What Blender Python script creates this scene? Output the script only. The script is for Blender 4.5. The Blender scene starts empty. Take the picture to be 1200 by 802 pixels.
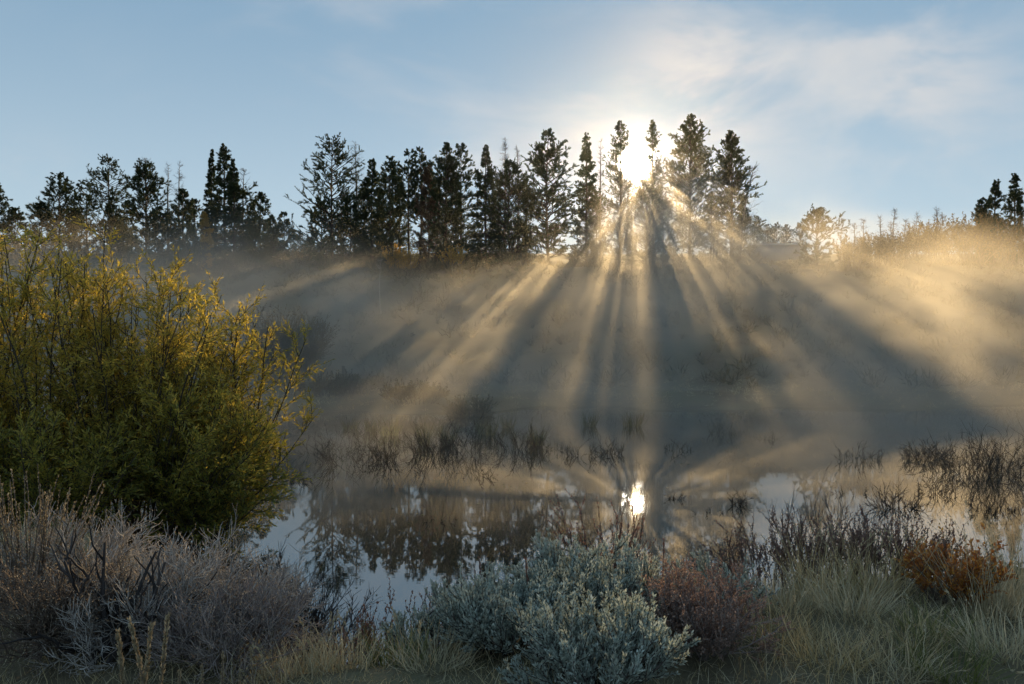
import bpy, math
import numpy as np
from mathutils import Vector

scene = bpy.context.scene
COL = scene.collection

# ------------------------------------------------------------------ camera
CAM_H = 3.4
F = 1000.0                       # focal length in photograph pixels (1200 wide)
HOR = 389.0                      # horizon row in the photograph
cam_data = bpy.data.cameras.new("camera")
cam_data.sensor_width = 36.0
cam_data.lens = 30.0
cam_data.clip_end = 4000.0
cam_data.clip_start = 0.05
cam = bpy.data.objects.new("camera", cam_data)
cam.location = (0, 0, CAM_H)
cam.rotation_euler = (math.radians(90.0 - 0.69), 0, 0)
COL.objects.link(cam)
scene.camera = cam

# ------------------------------------------------------------------ light
SUN_AZ = math.atan2(0.145, 1.0)                     # to the right of +Y
SUN_EL = math.atan2(0.199, math.hypot(1.0, 0.145))
SUN = Vector((math.sin(SUN_AZ) * math.cos(SUN_EL), math.cos(SUN_AZ) * math.cos(SUN_EL), math.sin(SUN_EL)))
sun_data = bpy.data.lights.new("sun", 'SUN')
sun_data.energy = 5.0
sun_data.angle = math.radians(0.5)
sun_data.color = (1.0, 0.70, 0.34)
sun_obj = bpy.data.objects.new("sun", sun_data)
sun_obj.rotation_euler = (-SUN).to_track_quat('-Z', 'Y').to_euler()
sun_obj.location = (20, 120, 60)
COL.objects.link(sun_obj)


class NT:
    """small helper round a node tree"""
    def __init__(self, tree):
        self.t = tree
        tree.nodes.clear()

    def n(self, kind, **kw):
        nd = self.t.nodes.new(kind)
        for k, v in kw.items():
            setattr(nd, k, v)
        return nd

    def set(self, sock, v):
        if isinstance(v, bpy.types.NodeSocket):
            self.t.links.new(v, sock)
        elif v is not None:
            sock.default_value = v

    def m(self, op, a, b=None, c=None, clamp=False):
        nd = self.n('ShaderNodeMath', operation=op, use_clamp=clamp)
        for i, v in enumerate((a, b, c)):
            if v is not None:
                self.set(nd.inputs[i], v)
        return nd.outputs[0]

    def vm(self, op, a, b=None, out=0):
        nd = self.n('ShaderNodeVectorMath', operation=op)
        self.set(nd.inputs[0], a)
        if b is not None:
            self.set(nd.inputs[1], b)
        return nd.outputs[out]

    def ss(self, v, lo, hi, a=0.0, b=1.0):
        nd = self.n('ShaderNodeMapRange', interpolation_type='SMOOTHSTEP')
        for i, x in enumerate((v, lo, hi, a, b)):
            self.set(nd.inputs[i], x)
        return nd.outputs[0]

    def noise(self, vec, scale, detail=3.0, rough=0.5, dist=0.0):
        nd = self.n('ShaderNodeTexNoise')
        self.set(nd.inputs['Vector'], vec)
        nd.inputs['Scale'].default_value = scale
        nd.inputs['Detail'].default_value = detail
        nd.inputs['Roughness'].default_value = rough
        nd.inputs['Distortion'].default_value = dist
        return nd.outputs[0]

    def ramp(self, fac, stops):
        nd = self.n('ShaderNodeValToRGB')
        el = nd.color_ramp.elements
        while len(el) < len(stops):
            el.new(0.5)
        for e, (p, c) in zip(el, stops):
            e.position = p
            e.color = (*c, 1.0)
        self.set(nd.inputs[0], fac)
        return nd.outputs[0]

    def mix(self, fac, a, b, mode='MIX'):
        nd = self.n('ShaderNodeMix', data_type='RGBA', blend_type=mode)
        self.set(nd.inputs[0], fac)
        self.set(nd.inputs[6], a if isinstance(a, bpy.types.NodeSocket) else (*a, 1.0))
        self.set(nd.inputs[7], b if isinstance(b, bpy.types.NodeSocket) else (*b, 1.0))
        return nd.outputs[2]


world = bpy.data.worlds.new("World")
scene.world = world
world.use_nodes = True
w = NT(world.node_tree)
sky = w.n('ShaderNodeTexSky', sky_type='NISHITA')
sky.sun_disc = False
sky.sun_elevation = SUN_EL
sky.sun_rotation = SUN_AZ
sky.altitude = 2000.0
sky.air_density = 1.0
sky.dust_density = 0.0
sky.ozone_density = 1.2
SKY_STR = 0.08
tc = w.n('ShaderNodeTexCoord')
dirv = w.vm('NORMALIZE', tc.outputs['Generated'])
cosang = w.vm('DOT_PRODUCT', dirv, tuple(SUN), out=1)
ang = w.m('MULTIPLY', w.m('ARCCOSINE', w.m('MINIMUM', cosang, 0.9999999)), 180.0 / math.pi)
sep = w.n('ShaderNodeSeparateXYZ')
w.set(sep.inputs[0], dirv)
# thin drifting cloud
cl_vec = w.vm('MULTIPLY', dirv, (1.0, 1.0, 2.2))
cl = w.noise(cl_vec, 3.4, 5.0, 0.55, 0.35)
cl = w.m('MULTIPLY', w.ss(cl, 0.50, 0.78), 0.6)
cl2 = w.noise(cl_vec, 1.3, 2.0, 0.5, 0.0)
cl = w.m('MULTIPLY', cl, w.ss(cl2, 0.36, 0.62))
cl3 = w.ss(w.noise(cl_vec, 5.0, 5.0, 0.55, 0.3), 0.40, 0.64)
for (cx_, cy_, wid_, amt_) in ((838, 100, 4.2, 0.9), (790, 50, 5.0, 0.35), (1075, 88, 7.0, 0.85), (25, 225, 2.5, 0.7)):
    cd_ = Vector(((cx_ - 600) / F, 1.0, (HOR - cy_) / F)).normalized()
    a_ = w.m('MULTIPLY', w.m('ARCCOSINE', w.m('MINIMUM', w.vm('DOT_PRODUCT', dirv, tuple(cd_), out=1), 0.9999999)), 180.0 / math.pi / wid_)
    cl = w.m('ADD', cl, w.m('MULTIPLY', w.m('EXPONENT', w.m('MULTIPLY', w.m('MULTIPLY', a_, a_), -1.0)), w.m('MULTIPLY', cl3, amt_)))
cl = w.m('MINIMUM', cl, 1.0)
near_sun = w.m('POWER', w.m('MAXIMUM', cosang, 0.0), 18.0)
cloud_col = w.mix(near_sun, (3.6, 3.7, 3.9), (5.6, 5.0, 4.4))
veil = w.mix(w.ss(sep.outputs[2], 0.02, 0.42), (2.9, 3.6, 4.1), (1.35, 2.2, 3.05))
base_col = w.mix(0.92, w.mix(1.0, sky.outputs[0], (0.92, 1.0, 0.96), 'MULTIPLY'), veil)
sky_col = w.mix(w.m('MULTIPLY', cl, 0.6), base_col, cloud_col)
# the sun itself and the bright ring of air round it
disc = w.m('MULTIPLY', w.ss(ang, 1.35, 0.3), 400.0)
aur = w.m('ADD', w.m('MULTIPLY', w.m('EXPONENT', w.m('MULTIPLY', ang, -1.7)), 36.0),
          w.m('MULTIPLY', w.m('EXPONENT', w.m('MULTIPLY', ang, -0.20)), 0.9))
glow = w.m('ADD', disc, aur)
glow_col = w.mix(1.0, w.mix(w.ss(ang, 0.8, 4.0), (1.0, 0.93, 0.78), (1.0, 0.83, 0.58)), (1, 1, 1), 'MULTIPLY')
gc = w.n('ShaderNodeVectorMath', operation='SCALE')
w.set(gc.inputs[0], glow_col)
w.set(gc.inputs['Scale'], glow)
total = w.vm('ADD', sky_col, gc.outputs[0])
bg = w.n('ShaderNodeBackground')
w.set(bg.inputs['Color'], total)
bg.inputs['Strength'].default_value = SKY_STR
wo = w.n('ShaderNodeOutputWorld')
w.t.links.new(bg.outputs[0], wo.inputs['Surface'])

scene.view_settings.view_transform = 'Standard'
scene.view_settings.look = 'None'
scene.view_settings.exposure = 1.12
scene.view_settings.gamma = 1.0
scene.view_settings.use_curve_mapping = False
scene.render.engine = 'CYCLES'
cy = scene.cycles
cy.use_denoising = True
cy.use_adaptive_sampling = False
cy.max_bounces = 8
cy.diffuse_bounces = 4
cy.glossy_bounces = 3
cy.transmission_bounces = 2
cy.volume_bounces = 0
cy.transparent_max_bounces = 4
cy.caustics_reflective = False
cy.caustics_refractive = False
cy.sample_clamp_indirect = 4.0
cy.volume_step_rate = 0.28
cy.volume_max_steps = 256

# ------------------------------------------------------------------ helpers: objects

def tag(o, label=None, cat=None, group=None, kind=None):
    if label: o['label'] = label
    if cat: o['category'] = cat
    if group: o['group'] = group
    if kind: o['kind'] = kind
    return o


def thing(name, label, cat, loc=(0, 0, 0), group=None):
    o = bpy.data.objects.new(name, None)
    o.empty_display_size = 0.2
    COL.objects.link(o)
    o.location = loc
    return tag(o, label, cat, group)


class MB:
    """collects batches of vertices, triangles and quads; links them as ONE mesh object"""
    def __init__(self):
        self.v, self.tri, self.quad, self.n = [], [], [], 0

    def add(self, v, tri=None, quad=None):
        v = np.asarray(v, dtype=np.float32).reshape(-1, 3)
        if tri is not None and len(tri): self.tri.append(np.asarray(tri, dtype=np.int32) + self.n)
        if quad is not None and len(quad): self.quad.append(np.asarray(quad, dtype=np.int32) + self.n)
        self.v.append(v)
        self.n += len(v)

    def mesh(self, name, mat=None, smooth=False):
        me = bpy.data.meshes.new(name)
        v = np.concatenate(self.v) if self.v else np.zeros((0, 3), np.float32)
        tri = np.concatenate(self.tri) if self.tri else np.zeros((0, 3), np.int32)
        quad = np.concatenate(self.quad) if self.quad else np.zeros((0, 4), np.int32)
        me.vertices.add(len(v))
        me.vertices.foreach_set('co', v.ravel())
        loops = np.concatenate([tri.ravel(), quad.ravel()]).astype(np.int32)
        me.loops.add(len(loops))
        me.loops.foreach_set('vertex_index', loops)
        starts = np.concatenate([np.arange(len(tri)) * 3, len(tri) * 3 + np.arange(len(quad)) * 4]).astype(np.int32)
        me.polygons.add(len(starts))
        me.polygons.foreach_set('loop_start', starts)
        if smooth:
            me.polygons.foreach_set('use_smooth', np.ones(len(starts), dtype=bool))
        me.update(calc_edges=True)
        if mat: me.materials.append(mat)
        return me

    def build(self, name, mat=None, parent=None, smooth=False, kind=None, loc=None):
        o = bpy.data.objects.new(name, self.mesh(name, mat, smooth))
        COL.objects.link(o)
        if parent: o.parent = parent
        if loc is not None: o.location = loc
        if kind: o['kind'] = kind
        return o


def nrm(a):
    return a / np.maximum(np.linalg.norm(a, axis=-1, keepdims=True), 1e-9)


def tubes(mb, P, R, sides=3):
    """P (N,K,3) polylines, R (N,K) radii"""
    N, K, _ = P.shape
    if N == 0: return
    T = np.empty_like(P)
    T[:, 1:-1] = P[:, 2:] - P[:, :-2]
    T[:, 0] = P[:, 1] - P[:, 0]
    T[:, -1] = P[:, -1] - P[:, -2]
    T = nrm(T)
    ref = np.where(np.abs(T[..., 2:3]) > 0.85, np.array([1.0, 0, 0]), np.array([0, 0, 1.0]))
    A = nrm(np.cross(T, ref))
    B = np.cross(T, A)
    th = np.arange(sides) * 2 * np.pi / sides
    V = P[:, :, None, :] + R[:, :, None, None] * (A[:, :, None, :] * np.cos(th)[None, None, :, None] + B[:, :, None, :] * np.sin(th)[None, None, :, None])
    idx = np.arange(N * K * sides).reshape(N, K, sides)
    a = idx[:, :-1, :]
    b = idx[:, 1:, :]
    q = np.stack([a, np.roll(a, -1, axis=2), np.roll(b, -1, axis=2), b], axis=-1).reshape(-1, 4)
    mb.add(V, quad=q)


def leaves(mb, C, D, N, L, W, fold=0.15):
    """pointed leaf quads: base C, direction D, face normal N, length L, width W"""
    D = nrm(D)
    S = nrm(np.cross(D, N))
    Nn = np.cross(S, D)
    L = np.broadcast_to(np.asarray(L), (len(C),))[:, None]
    W = np.broadcast_to(np.asarray(W), (len(C),))[:, None]
    mid = C + D * L * 0.45 + Nn * L * fold * 0.4
    V = np.stack([C, mid + S * W * 0.5, C + D * L - Nn * L * fold * 0.3, mid - S * W * 0.5], axis=1)
    q = np.arange(len(C) * 4).reshape(-1, 4)
    mb.add(V, quad=q)


def blades(mb, C, D, L, W, rng, tri=True):
    """thin pointed needles"""
    D = nrm(D)
    S = nrm(np.cross(D, rng.normal(size=D.shape)))
    L = np.broadcast_to(np.asarray(L), (len(C),))[:, None]
    W = np.broadcast_to(np.asarray(W), (len(C),))[:, None]
    V = np.stack([C - S * W * 0.5, C + S * W * 0.5, C + D * L], axis=1)
    mb.add(V, tri=np.arange(len(C) * 3).reshape(-1, 3))


def grow(rng, start, d, length, K=5, wig=0.15, up=0.0):
    N = len(start)
    d = nrm(np.asarray(d, float))
    P = np.empty((N, K, 3))
    P[:, 0] = start
    step = (np.broadcast_to(np.asarray(length, float), (N,)) / (K - 1))[:, None]
    for k in range(1, K):
        d = d + rng.normal(size=(N, 3)) * wig
        d[:, 2] += up
        d = nrm(d)
        P[:, k] = P[:, k - 1] + d * step
    return P


def sample(rng, P, per, t0, t1, ang, jitter=0.0):
    """points along polylines with a diverging direction"""
    N, K, _ = P.shape
    t = rng.uniform(t0, t1, size=(N, per)) * (K - 1)
    i = np.minimum(t.astype(int), K - 2)
    f = (t - i)[..., None]
    n = np.arange(N)[:, None]
    A, B = P[n, i], P[n, i + 1]
    pts = A + (B - A) * f
    T = nrm(B - A)
    r = rng.normal(size=T.shape)
    r = nrm(r - (r * T).sum(-1, keepdims=True) * T)
    a = ang * rng.uniform(0.6, 1.3, size=(N, per, 1))
    D = T * np.cos(a) + r * np.sin(a)
    return pts.reshape(-1, 3), D.reshape(-1, 3), (t / (K - 1)).reshape(-1), np.repeat(np.arange(N), per)


def taper(N, K, r0, r1):
    r0 = np.broadcast_to(np.asarray(r0, float), (N,))[:, None]
    r1 = np.broadcast_to(np.asarray(r1, float), (N,))[:, None]
    t = np.linspace(0, 1, K)[None]
    return r0 * (1 - t) + r1 * t


def fan(rng, n, r0, tilt, base=(0, 0, 0)):
    """n starting points in a disc of radius r0 and directions leaning outward up to tilt"""
    a = rng.uniform(0, 2 * np.pi, n)
    rr = np.sqrt(rng.uniform(0, 1, n))
    s = np.stack([np.cos(a) * rr * r0, np.sin(a) * rr * r0, np.zeros(n)], 1) + np.asarray(base)
    b = a + rng.normal(size=n) * 0.5
    tl = tilt * np.sqrt(rng.uniform(0.0, 1, n))
    d = np.stack([np.cos(b) * np.sin(tl), np.sin(b) * np.sin(tl), np.cos(tl)], 1)
    return s, d

# ------------------------------------------------------------------ helpers: materials

def leaf_mat(name, stops, trans=0.35, rough=0.6, patch=0.0, patch_cols=None, height_cols=None):
    """leaf colour varies from leaf to leaf; part of the light passes through"""
    m = bpy.data.materials.new(name)
    m.use_nodes = True
    t = NT(m.node_tree)
    g = t.n('ShaderNodeNewGeometry')
    col = t.ramp(g.outputs['Random Per Island'], stops)
    if patch_cols:
        o = t.n('ShaderNodeTexCoord').outputs['Object']
        nz = t.noise(o, patch, 2.0)
        col = t.mix(t.ss(nz, 0.42, 0.62), col, t.ramp(g.outputs['Random Per Island'], patch_cols))
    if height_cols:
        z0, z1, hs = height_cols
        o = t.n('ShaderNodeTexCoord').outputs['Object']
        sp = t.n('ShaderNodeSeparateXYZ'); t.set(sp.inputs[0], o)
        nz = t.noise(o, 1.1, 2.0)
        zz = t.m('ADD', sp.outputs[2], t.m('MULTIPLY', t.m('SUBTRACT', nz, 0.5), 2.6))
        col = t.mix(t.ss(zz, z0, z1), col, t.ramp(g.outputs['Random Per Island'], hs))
    d = t.n('ShaderNodeBsdfDiffuse'); t.set(d.inputs[0], col)
    tr = t.n('ShaderNodeBsdfTranslucent'); t.set(tr.inputs[0], col)
    mx = t.n('ShaderNodeMixShader'); mx.inputs[0].default_value = trans
    t.t.links.new(d.outputs[0], mx.inputs[1]); t.t.links.new(tr.outputs[0], mx.inputs[2])
    gl = t.n('ShaderNodeBsdfGlossy'); gl.inputs['Roughness'].default_value = rough
    mx2 = t.n('ShaderNodeMixShader'); mx2.inputs[0].default_value = 0.03
    t.t.links.new(mx.outputs[0], mx2.inputs[1]); t.t.links.new(gl.outputs[0], mx2.inputs[2])
    out = t.n('ShaderNodeOutputMaterial')
    t.t.links.new(mx2.outputs[0], out.inputs[0])
    return m


def bark_mat(name, c0, c1, scale=6.0, rough=0.9):
    m = bpy.data.materials.new(name)
    m.use_nodes = True
    t = NT(m.node_tree)
    o = t.n('ShaderNodeTexCoord').outputs['Object']
    nz = t.noise(t.vm('MULTIPLY', o, (1, 1, 0.35)), scale, 4.0, 0.6)
    g = t.n('ShaderNodeNewGeometry')
    k = t.m('ADD', t.m('MULTIPLY', nz, 0.6), t.m('MULTIPLY', g.outputs['Random Per Island'], 0.4))
    col = t.ramp(k, [(0.3, c0), (0.7, c1)])
    b = t.n('ShaderNodeBsdfPrincipled')
    t.set(b.inputs['Base Color'], col)
    b.inputs['Roughness'].default_value = rough
    b.inputs['Specular IOR Level'].default_value = 0.2
    bp = t.n('ShaderNodeBump'); bp.inputs['Strength'].default_value = 0.4; bp.inputs['Distance'].default_value = 0.02
    t.set(bp.inputs['Height'], nz); t.t.links.new(bp.outputs[0], b.inputs['Normal'])
    out = t.n('ShaderNodeOutputMaterial'); t.t.links.new(b.outputs[0], out.inputs[0])
    return m


M = {}
M['pine_bark'] = bark_mat('pine_bark', (0.03, 0.022, 0.016), (0.10, 0.075, 0.055))
M['dead_bark'] = bark_mat('dead_bark', (0.07, 0.062, 0.055), (0.17, 0.15, 0.135))
M['pale_bark'] = bark_mat('pale_bark', (0.22, 0.20, 0.17), (0.42, 0.39, 0.34))
M['pine'] = leaf_mat('pine_needles', [(0, (0.022, 0.036, 0.014)), (0.5, (0.04, 0.058, 0.022)), (1, (0.075, 0.085, 0.03))], 0.3)
M['pine_light'] = leaf_mat('pine_needles_olive_sunlit', [(0, (0.04, 0.055, 0.018)), (0.6, (0.075, 0.085, 0.03)), (1, (0.12, 0.115, 0.045))], 0.35)  # paler olive needles; for trees near the sun, sunlight is in the colour
M['pine_far'] = leaf_mat('pine_needles_far', [(0, (0.025, 0.04, 0.03)), (1, (0.05, 0.065, 0.04))], 0.25)
M['pine_dead'] = leaf_mat('dead_needles', [(0, (0.07, 0.045, 0.025)), (1, (0.14, 0.09, 0.05))], 0.3)
M['gold'] = leaf_mat('aspen_gold', [(0, (0.32, 0.19, 0.025)), (1, (0.50, 0.32, 0.05))], 0.45)
M['willow_bark'] = bark_mat('willow_bark', (0.035, 0.028, 0.02), (0.10, 0.08, 0.055))
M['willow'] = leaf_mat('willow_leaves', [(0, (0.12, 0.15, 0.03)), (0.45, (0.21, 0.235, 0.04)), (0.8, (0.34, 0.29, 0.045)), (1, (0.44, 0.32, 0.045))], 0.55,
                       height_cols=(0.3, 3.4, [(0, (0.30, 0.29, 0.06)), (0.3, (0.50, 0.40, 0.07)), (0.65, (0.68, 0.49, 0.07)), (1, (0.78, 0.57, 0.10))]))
M['far_willow'] = leaf_mat('far_willow_leaves', [(0, (0.12, 0.10, 0.06)), (1, (0.28, 0.20, 0.10))], 0.4)

# ------------------------------------------------------------------ terrain

def sst(x, a, b):
    t = np.clip((x - a) / (b - a), 0, 1)
    return t * t * (3 - 2 * t)


def near_shore(x):
    return 9.0 + 7.0 * sst(x, -1.0, -8.0) + 1.3 * sst(x, 0.6, 3.2) + 0.35 * np.sin(x * 1.3) + 0.2 * np.sin(x * 2.9 + 1)


def far_shore(x):
    return 36.5 + 1.6 * np.sin(x * 0.23 + 0.6) + 0.9 * np.sin(x * 0.61) + 0.4 * np.sin(x * 1.7) - 4.0 * sst(x, -9, -16) + 3.0 * sst(x, 6, 20)


def ground(x, y):
    x = np.asarray(x, float); y = np.asarray(y, float)
    ns, fs = near_shore(x), far_shore(x)
    bump = 0.05 * np.sin(x * 2.1 + y * 0.7) * np.sin(y * 1.9 - x * 0.4) + 0.03 * np.sin(x * 5.3) * np.sin(y * 4.7 + 1.0)
    u = (ns - 0.3 - y) / 4.5
    near = np.where(u > 0, 1.72 * (1 - 0.62 * sst(y, 6.5, 11.5)) * sst(u, 0, 1) + bump * sst(u, 0, 0.4), -0.55 * sst(y, ns - 0.3, ns + 1.5))
    v = y - fs
    meadow = 0.30 * sst(v, 0, 3.0) + 0.02 * np.maximum(v, 0) + 0.08 * np.sin(x * 0.9) * np.sin(y * 0.8) * sst(v, 0, 4)
    hill = 8.8 * sst(y + 2.0 * np.sin(x * 0.07), 46, 88) + 0.075 * np.maximum(y - 88, 0) * sst(y, 88, 100)
    rough = (0.45 * np.sin(x * 0.31 + y * 0.17) + 0.22 * np.sin(x * 0.83 - y * 0.37)) * sst(y, 48, 60)
    far = np.where(v > 0, meadow, -0.55 * sst(v, 0, -1.5)) + np.where(y > 40, hill + rough, 0)
    far = np.minimum(far, 30 + 0.02 * y)
    return np.where(y < 22, near, far)


def gz(x, y):
    return float(ground(np.array([x]), np.array([y]))[0])


def spot(px, Y):
    x = (px - 600.0) / F * Y
    return x, Y, gz(x, Y)


def zat(py, Y):
    return CAM_H + (HOR - py) / F * Y

ys = np.concatenate([np.arange(-30, 0, 2.0), np.arange(0, 18, 0.12), np.arange(18, 60, 0.6), np.arange(60, 100, 0.9), np.arange(100, 240, 6), np.linspace(240, 400, 8)])
xs = np.concatenate([-np.geomspace(400, 12, 40), np.arange(-11.5, 11.6, 0.16), np.geomspace(12, 400, 40)])
X, Y = np.meshgrid(xs, ys)
Z = ground(X, Y)
mb = MB()
idx = np.arange(X.size).reshape(X.shape)
q = np.stack([idx[:-1, :-1], idx[:-1, 1:], idx[1:, 1:], idx[1:, :-1]], -1).reshape(-1, 4)
mb.add(np.stack([X, Y, Z], -1), quad=q)
gm = bpy.data.materials.new('ground_soil'); gm.use_nodes = True
t = NT(gm.node_tree)
o = t.n('ShaderNodeTexCoord').outputs['Object']
n1 = t.noise(o, 0.35, 5.0, 0.6)
n2 = t.noise(o, 9.0, 5.0, 0.7)
c1 = t.ramp(n1, [(0.35, (0.08, 0.063, 0.045)), (0.5, (0.14, 0.115, 0.075)), (0.68, (0.13, 0.12, 0.07))])
c2 = t.mix(t.m('MULTIPLY', t.ss(n2, 0.35, 0.7), 0.6), c1, (0.15, 0.12, 0.08))
b = t.n('ShaderNodeBsdfPrincipled'); t.set(b.inputs['Base Color'], c2); b.inputs['Roughness'].default_value = 1.0
b.inputs['Specular IOR Level'].default_value = 0.1
bp = t.n('ShaderNodeBump'); bp.inputs['Strength'].default_value = 0.7; bp.inputs['Distance'].default_value = 0.05
t.set(bp.inputs['Height'], n2); t.t.links.new(bp.outputs[0], b.inputs['Normal'])
out = t.n('ShaderNodeOutputMaterial'); t.t.links.new(b.outputs[0], out.inputs[0])
tag(mb.build('ground', gm, smooth=True), 'grassy bank, muddy shore and dry hillside around the pond', kind='structure')

# water
wm = bpy.data.materials.new('pond_water'); wm.use_nodes = True
t = NT(wm.node_tree)
o = t.n('ShaderNodeTexCoord').outputs['Object']
r1 = t.noise(t.vm('MULTIPLY', o, (0.5, 1.6, 1.0)), 2.6, 4.0, 0.6)
r2 = t.noise(t.vm('MULTIPLY', o, (0.25, 0.8, 1.0)), 0.5, 2.0, 0.5)
bp = t.n('ShaderNodeBump'); bp.inputs['Strength'].default_value = 0.011; bp.inputs['Distance'].default_value = 0.05
t.set(bp.inputs['Height'], t.m('ADD', t.m('MULTIPLY', r1, t.ss(r2, 0.4, 0.65, 0.25, 1.0)), t.m('MULTIPLY', r2, 0.6)))
gl = t.n('ShaderNodeBsdfGlossy'); gl.inputs['Roughness'].default_value = 0.012
gl.inputs['Color'].default_value = (0.97, 0.97, 0.97, 1)
df = t.n('ShaderNodeBsdfDiffuse'); df.inputs['Color'].default_value = (0.02, 0.022, 0.018, 1)
fr = t.n('ShaderNodeFresnel'); fr.inputs['IOR'].default_value = 3.2
for nd in (gl, df, fr): t.t.links.new(bp.outputs[0], nd.inputs['Normal'])
mx = t.n('ShaderNodeMixShader')
t.t.links.new(fr.outputs[0], mx.inputs[0]); t.t.links.new(df.outputs[0], mx.inputs[1]); t.t.links.new(gl.outputs[0], mx.inputs[2])
out = t.n('ShaderNodeOutputMaterial'); t.t.links.new(mx.outputs[0], out.inputs[0])
mb = MB()
gx = np.linspace(-120, 120, 41); gy = np.linspace(3, 47, 23)
X, Y = np.meshgrid(gx, gy)
idx = np.arange(X.size).reshape(X.shape)
q = np.stack([idx[:-1, :-1], idx[:-1, 1:], idx[1:, 1:], idx[1:, :-1]], -1).reshape(-1, 4)
mb.add(np.stack([X, Y, np.zeros_like(X)], -1), quad=q)
tag(mb.build('pond_water', wm), 'still pond water mirroring the sun, sky and pines', kind='structure')

# ------------------------------------------------------------------ conifers

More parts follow.
